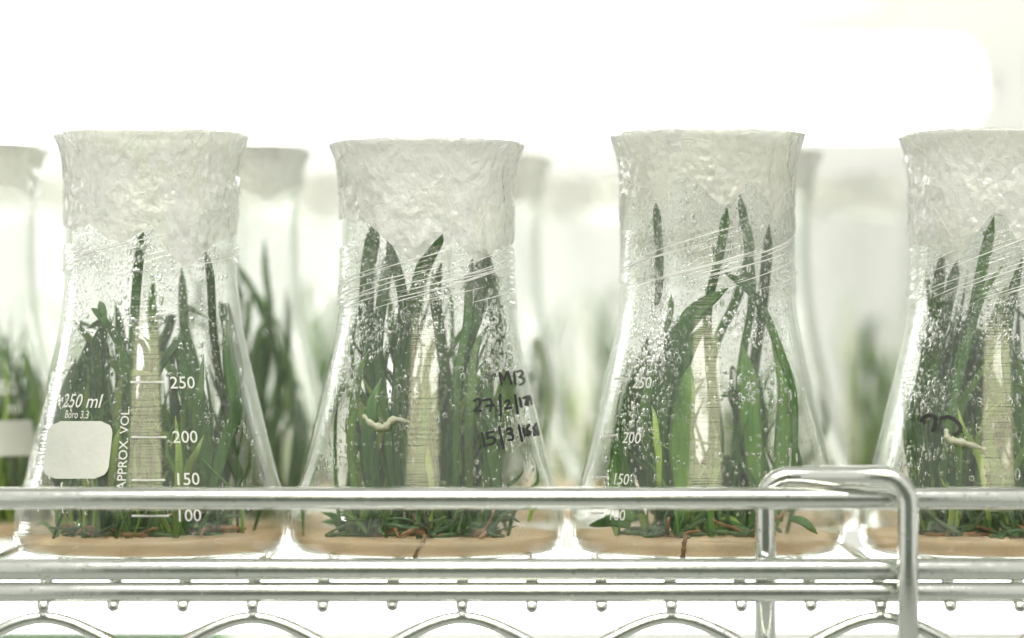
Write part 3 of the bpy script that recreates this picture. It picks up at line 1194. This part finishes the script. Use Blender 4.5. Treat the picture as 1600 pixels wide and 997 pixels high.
obj('root', mesh('root', v, f, M['pale_root']), pl[0])
for (ax_, P_, pts) in ((AX[1], pl[1], [(664, 836), (660, 850), (652, 860), (648, 874)]),):
    v, f = tube_geo([q * MM for q in catmull([local(a, b, -40.2 + (0.9 if i == 0 else 0), ax_) for i, (a, b) in enumerate(pts)], 10)], [0.0005 + 0.0003 * (i % 3 == 0) for i in range(11)], 8)
    obj('root', mesh('root', v, f, M['brown_root']), P_)  # brown thread that stands in for the dark crack in the agar
filler(pl[0], rnd, -14, 0, 24, 5.5, 26, 80, 1.4, 3.6, 9, 0.25, 0.45)
filler(pl[1], rnd, 0, 3, 20, 5.5, 26, 80, 1.4, 3.6, 9, 0.35, 0.4)
filler(pl[2], rnd, 13, 0, 26, 5.5, 26, 82, 1.4, 3.6, 10, 0.3, 0.45)
roots(pl[0], rnd, -16, -10, 22, 5.7, 15)
roots(pl[1], rnd, 0, -14, 18, 5.7, 14)
roots(pl[2], rnd, 16, -10, 20, 5.7, 15)

# flask 3
ax = AX[2]
f3 = flask('flask with faint volume numbers and few arching leaves, right of centre', X1[2], 0, GLASS)
for txt, px, py, hp in (('250', 988, 606, 19), ('200', 972, 692, 19), ('150', 956, 756, 18), ('100', 950, 812, 18)):
    lettering('volume_number', txt, px, py, ax, hp, f3, 0.98)
ticks(f3, ax, [(960, 982, 592), (944, 966, 680), (930, 952, 745), (924, 944, 802)])
film_cover(f3, ax, [(975, 300), (1003, 313), (1038, 312), (1052, 288), (1066, 276), (1082, 277), (1106, 302), (1130, 323), (1150, 308), (1162, 299), (1164, 278), (1180, 292), (1197, 314), (1208, 344), (1222, 330), (1238, 318)], 3, 22.0)
cling(f3, 3, 82, 100, 16, 7.0)
drops(f3, 3, 3600, [(-0.75, 62, 0.28, 26, 1.2), (-0.25, 96, 0.2, 10, 0.35), (0.45, 96, 0.3, 10, 0.2), (0.5, 60, 0.3, 20, 0.35), (-0.7, 90, 0.2, 15, 0.5)])
agar('orange beige agar layer in the flask left of the upright loop', (X1[2], 0, 0), 3, 5.6, -0.3, 'agar layers in the front flasks')
rnd = random.Random(303)
pl = [plantlet('plantlet with a thick leaf arching up from the left of the faint numbers flask', X1[2], 0, 0, 0, 8, GP),
      plantlet('plantlet with thin crossed leaves reaching the film in the faint numbers flask', X1[2], 0, 0, 0, 8, GP)]
heroes(pl, ax, [
    (0, [(1035, 815, -8), (1028, 690, -14), (1036, 600, -18), (1054, 535, -21), (1088, 486, -22), (1138, 450, -20)], 30, 'leaf', dict(tip=0.25)),
    (0, [(1050, 815, -4), (1046, 690, -8), (1056, 600, -10), (1075, 545, -10), (1110, 500, 0)], 30, 'leaf', dict(tip=0.4)),
    (1, [(1110, 815, 0), (1112, 640, 0), (1108, 560, -4), (1106, 480, -10), (1124, 400, -16), (1136, 322, -20)], 14, 'leaf', dict(tip=0.06)),
    (1, [(1165, 810, 0), (1150, 690, 0), (1160, 560, -2), (1175, 470, -6), (1168, 380, -14), (1155, 302, -20)], 13, 'leaf', dict(tip=0.06)),
    (1, [(1235, 800, -4), (1242, 680, -8), (1234, 580, -14), (1212, 505, -18), (1170, 452, -20), (1130, 424, -20)], 13, 'leaf', dict(tip=0.15)),
    (1, [(1160, 815, 8), (1165, 690, 10), (1180, 560, 8), (1192, 470, 4), (1202, 350, -4)], 17, 'leaf', dict(tip=0.1)),
    (1, [(1120, 815, 8), (1125, 690, 8), (1112, 560, 4), (1150, 470, 0), (1170, 400, -4), (1172, 350, -6)], 15, 'leaf', dict(tip=0.2)),
    (0, [(1003, 478, -22), (1004, 440, -22), (1005, 390, -21), (1007, 316, -18)], 13, 'leaf', dict(tip=0.1)),
    (0, [(1030, 520, -23), (1036, 505, -23), (1040, 480, -23), (1042, 460, -22)], 10, 'leaf_mid', dict(tip=0.4)),
    (1, [(1190, 815, -6), (1175, 690, -10), (1168, 600, -10), (1160, 540, -8)], 34, 'leaf_mid', dict(tip=0.4)),
    (1, [(1215, 815, -6), (1222, 700, -8), (1226, 610, -8), (1205, 530, -4)], 26, 'leaf_mid', dict(tip=0.5)),
    (0, [(1070, 815, -10), (1062, 700, -14), (1070, 620, -16), (1078, 570, -14)], 34, 'leaf_mid', dict(tip=0.4)),
    (0, [(1030, 760, -24), (1028, 700, -27), (1014, 655, -28), (1001, 634, -28)], 11, 'leaf_pale', dict(tip=0.7)),
    (1, [(1235, 810, -14), (1255, 815, -18), (1278, 835, -20)], 13, 'leaf', dict(tip=0.4)),
    (0, [(1030, 800, 14), (1004, 720, 16), (992, 640, 14), (1006, 570, 10), (1012, 520, 6)], 44, 'leaf', dict(tip=0.6)),
    (0, [(1040, 800, 10), (1020, 720, 10), (1014, 650, 8), (1024, 590, 4), (1034, 545, 0)], 34, 'leaf_mid', dict(tip=0.6)),
    (0, [(1000, 812, 8), (976, 750, 8), (970, 700, 8), (982, 640, 8), (990, 600, 6)], 34, 'leaf', dict(tip=0.6)),
    (0, [(990, 815, -4), (968, 780, -2), (958, 745, 0), (962, 700, 2)], 28, 'leaf_mid', dict(tip=0.6)),
    (0, [(985, 822, -14), (955, 815, -14), (918, 822, -12)], 15, 'leaf', dict(tip=0.4)),
])
v, f = tube_geo([q * MM for q in catmull([local(a, b, -40.2 + (0.9 if i == 0 else 0), ax) for i, (a, b) in enumerate([(1072, 836), (1069, 850), (1068, 862), (1066, 874)])], 10)], [0.0006 + 0.0003 * (i % 3 == 0) for i in range(11)], 8)
obj('root', mesh('root', v, f, M['brown_root']), pl[0])  # stands in for a dark crack in the agar, not a seen root
filler(pl[0], rnd, -8, 0, 18, 5.5, 20, 54, 2.2, 4.6, 6, 0.12, 0.5)
filler(pl[1], rnd, 12, 2, 22, 5.5, 20, 56, 2.2, 4.6, 7, 0.14, 0.5)
roots(pl[0], rnd, -14, -10, 12, 5.7, 14)
roots(pl[1], rnd, 12, -10, 14, 5.7, 15)

# flask 4
ax = AX[3]
f4 = flask('flask at the right edge, cut off by the frame, with dense strap leaves', X1[3], 0, GLASS)
film_cover(f4, ax, [(1428, 380), (1442, 384), (1458, 383), (1472, 398), (1491, 416), (1520, 375), (1552, 331), (1566, 336), (1580, 362), (1598, 392), (1625, 370), (1660, 400), (1690, 380)], 4, 12.0)
cling(f4, 4, 78, 100, 20, 9.0)
drops(f4, 4, 2600, [(-0.85, 55, 0.3, 30, 1.1), (0.5, 75, 0.4, 18, 0.6), (-0.2, 60, 0.3, 20, 0.4)])
ink_strokes('handwritten_mark', [[(1440, 657), (1450, 649), (1461, 652), (1461, 664), (1458, 673)], [(1472, 653), (1484, 652), (1498, 662), (1501, 672), (1492, 680)]], ax, f4, 6.0)
agar('beige agar layer in the flask at the right edge', (X1[3], 0, 0), 4, 5.9, -0.2, 'agar layers in the front flasks')
rnd = random.Random(404)
pl = [plantlet('tall dark strap leaved plantlet on the left of the flask at the right edge', X1[3], 0, 0, 0, 8, GP),
      plantlet('plantlet cut by the right edge of the frame, mid green leaves', X1[3], 0, 0, 0, 8, GP)]
heroes(pl, ax, [
    (0, [(1440, 812, -6), (1436, 690, -12), (1424, 590, -14), (1440, 480, -14), (1446, 395, -16)], 26, 'leaf', dict(tip=0.1)),
    (0, [(1470, 812, -4), (1462, 690, -12), (1458, 590, -14), (1478, 480, -16), (1492, 405, -18)], 26, 'leaf', dict(tip=0.12)),
    (0, [(1490, 812, -6), (1484, 690, -14), (1494, 590, -18), (1520, 490, -20), (1534, 420, -20), (1553, 338, -20)], 26, 'leaf', dict(tip=0.10)),
    (0, [(1470, 812, -10), (1478, 690, -20), (1506, 560, -22), (1530, 470, -22), (1570, 410, -20)], 20, 'leaf', dict(tip=0.3)),
    (0, [(1455, 812, 2), (1448, 690, 2), (1452, 560, 2), (1466, 470, -4), (1470, 400, -10)], 24, 'leaf_mid', dict(tip=0.2)),
    (0, [(1500, 812, -20), (1496, 740, -26), (1498, 680, -28)], 12, 'leaf_mid', dict(tip=0.6)),
    (0, [(1545, 812, -20), (1530, 720, -26), (1500, 660, -28), (1488, 634, -28)], 14, 'leaf_pale', dict(tip=0.7)),
    (1, [(1590, 812, -10), (1590, 690, -14), (1572, 560, -16), (1580, 470, -18), (1598, 400, -20)], 24, 'leaf', dict(tip=0.2)),
    (1, [(1560, 812, -10), (1580, 740, -18), (1612, 690, -20), (1640, 650, -18)], 18, 'leaf_mid', dict(tip=0.4)),
], 0.68)
v, f = tube_geo([q * MM for q in catmull([local(1478, 670, -33, ax), local(1482, 686, -33.5, ax), local(1505, 692, -33.5, ax), local(1540, 702, -33, ax)], 14)],
                [0.0009 * (0.35 + math.sin(math.pi * (i + 1) / 16)) * (1 + 0.25 * math.sin(i * 2.3)) for i in range(15)], 9)
obj('root', mesh('root', v, f, M['pale_root']), pl[0])
filler(pl[0], rnd, -12, 0, 34, 5.5, 30, 84, 1.7, 4.2, 8, 0.2, 0.4)
filler(pl[1], rnd, 10, 0, 30, 5.5, 26, 80, 1.7, 4.2, 11, 0.25, 0.4)
roots(pl[0], rnd, -14, -12, 16, 5.7, 14)
roots(pl[1], rnd, 6, -14, 16, 5.7, 14)

rnd = random.Random(909)
def wisps(plant, cx, cy, n, hmax):
    for i in range(n):
        a = rnd.uniform(0, 6.283)
        q = Vector((cx + rnd.gauss(0, 9), cy + rnd.gauss(0, 7), 5.0))
        h = rnd.uniform(14, hmax)
        d = Vector((math.cos(a), math.sin(a), 0)) * rnd.uniform(3, 14)
        k = rnd.uniform(-4, 4)
        pts = [q, q + d * 0.3 + Vector((k, 0, h * 0.4)), q + d * 0.8 + Vector((-k * 0.6, 0, h * 0.75)), q + d * 1.4 + Vector((k, 0, h * rnd.uniform(0.8, 1.05)))]
        add_leaf(plant, [clampin(p, 2.4) for p in pts], rnd.uniform(0.8, 1.9), rnd.choice(('leaf_pale', 'leaf_mid', 'leaf_mid', 'leaf', 'leaf')), twist=rnd.uniform(-1.5, 1.5), tip=rnd.uniform(0.4, 0.8), n=11)
leafy = [o for o in D.objects if o.name.startswith('plantlet') and abs(o.location.y) < 1e-6]
for o in leafy:
    x = sum(c.data.vertices[0].co.x for c in o.children) / max(1, len(o.children)) * 1000
    wisps(o, x, -4, 16, 58)

# ---- rows behind
GB = 'blurred flasks standing behind the front row'
GPB = 'blurred plantlets in the flasks behind'
def back_flask(label, plabel, alabel, X, Y, seed, n, pale, hmax, width, letters=False, fine=False, rot=0.0):
    f = flask(label, X, Y, GLASS_FAR, GB)
    film_cover(f, 800, None, seed)
    rnd = random.Random(seed)
    p = plantlet(plabel, X, Y, 0, 0, 8, GPB)
    filler(p, rnd, 5, 0, n, 5.5, 25, hmax, width * 0.5, width, 15, pale, 0.4, 9)
    roots(p, rnd, 0, -8, 8, 5.7, 16)
    agar(alabel, (X, Y, 0), seed, 5.6, 0, 'agar layers in the flasks behind')
    return f, p
b0, p0 = back_flask('blurred flask at the left edge with a white label patch and 250 ml print', 'pale fine leaved plantlet in the blurred flask at the left edge',
                    'agar layer in the blurred flask at the left edge', -0.186, 0.072, 21, 110, 0.4, 74, 2.4)
b1, p1 = back_flask('blurred flask between the printed flask and the handwritten one', 'blurred plantlet with dark forked leaves between the two left flasks',
                    'agar layer in the blurred flask between the two left flasks', -0.0985, 0.086, 22, 30, 0.12, 90, 3.0)
rnd = random.Random(77)
filler(p0, rnd, 20, 0, 60, 5.5, 20, 62, 1.2, 2.6, 10, 0.3, 0.5, 8)
for pts, wd in (([(12, 2, 5), (14, -4, 40), (17, -6, 72), (15.5, -6, 88), (15, -6, 100)], 2.6), ([(10, 0, 5), (9, -3, 40), (6, -5, 70), (7, -5, 90)], 3.6),
                ([(16, 0, 5), (19, -4, 40), (19, -6, 62), (12, -6, 80), (6, -6, 92)], 2.8), ([(14, 0, 5), (18, -3, 40), (23, -4, 60), (22, -4, 84)], 2.6),
                ([(8, -4, 5), (10, -9, 40), (12, -10, 62), (17, -8, 76)], 3.2), ([(6, -4, 5), (3, -9, 40), (9, -10, 66), (11, -8, 84)], 3.4),
                ([(20, -2, 5), (25, -4, 30), (24, -6, 52), (20, -6, 70)], 3.2), ([(22, 0, 5), (28, 0, 30), (27, -4, 46)], 3.0),
                ([(15, -8, 5), (18, -14, 30), (22, -14, 50)], 3.6), ([(10, -8, 5), (12, -14, 30), (14, -14, 56)], 3.4)):
    add_leaf(p1, [Vector(q) for q in pts], wd, 'leaf', tip=0.25, twist=rnd.uniform(-0.8, 0.8))
filler(p1, rnd, 16, 0, 20, 5.5, 24, 70, 1.5, 3.2, 9, 0.2, 0.45, 5)
b2, p2 = back_flask('hazy flask showing past the right side of the handwritten flask', 'hazy plantlet showing past the right side of the handwritten flask',
                    'agar layer in the hazy flask behind the handwritten one', -0.016, 0.145, 23, 44, 0.4, 64, 3.6)
b3, p3 = back_flask('hazy flask mostly hidden behind the faint numbers flask', 'hazy plantlet hidden behind the faint numbers flask',
                    'agar layer hidden behind the faint numbers flask', 0.077, 0.11, 24, 26, 0.4, 60, 3.6)
b4, p4 = back_flask('hazy flask behind the left shoulder of the flask at the right edge', 'hazy plantlet behind the flask at the right edge',
                    'agar layer in the hazy flask behind the right edge one', 0.1655, 0.105, 25, 30, 0.4, 70, 3.6)
# print on the left blurred flask
for o_, txt, th, h, cap in ((b0, '250', 0.50, 48.0, 4.8), (b0, 'ml', 0.66, 41.8, 4.2)):
    V, F = text_flat(txt, cap / 0.72)
    out_ = [onto(th + v.x / rad(h), h + v.y * 0.97, 0.12) for v in V]
    obj('capacity_print', mesh('capacity_print', out_, F, M['enamel'], False), o_)
V, F = [], []
for j in range(9):
    for i in range(13):
        V.append(onto(0.30 + 0.62 * i / 12, 28 + 11.5 * j / 8, 0.12))
for j in range(8):
    for i in range(12):
        a = j * 13 + i
        F.append((a, a + 1, a + 14, a + 13))
obj('label_patch', mesh('label_patch', V, F, M['patch']), b0)

# far row, very blurred
for i, (px, Y, pos) in enumerate(((70, 0.30, 'farthest flask at the left edge, hardly visible'), (470, 0.29, 'farthest flask in the gap left of the handwritten flask'),
                                  (912, 0.31, 'farthest flask in the wide gap at the centre'), (1325, 0.30, 'farthest flask in the gap over the upright loop'))):
    X = (px - 800) * 0.0002 * (1 + Y)
    back_flask(pos, pos.replace('flask', 'plantlet, inside the flask', 1), pos.replace('farthest flask', 'agar layer of the farthest flask', 1), X, Y, 40 + i, 24, 0.85, 84, 3.6)
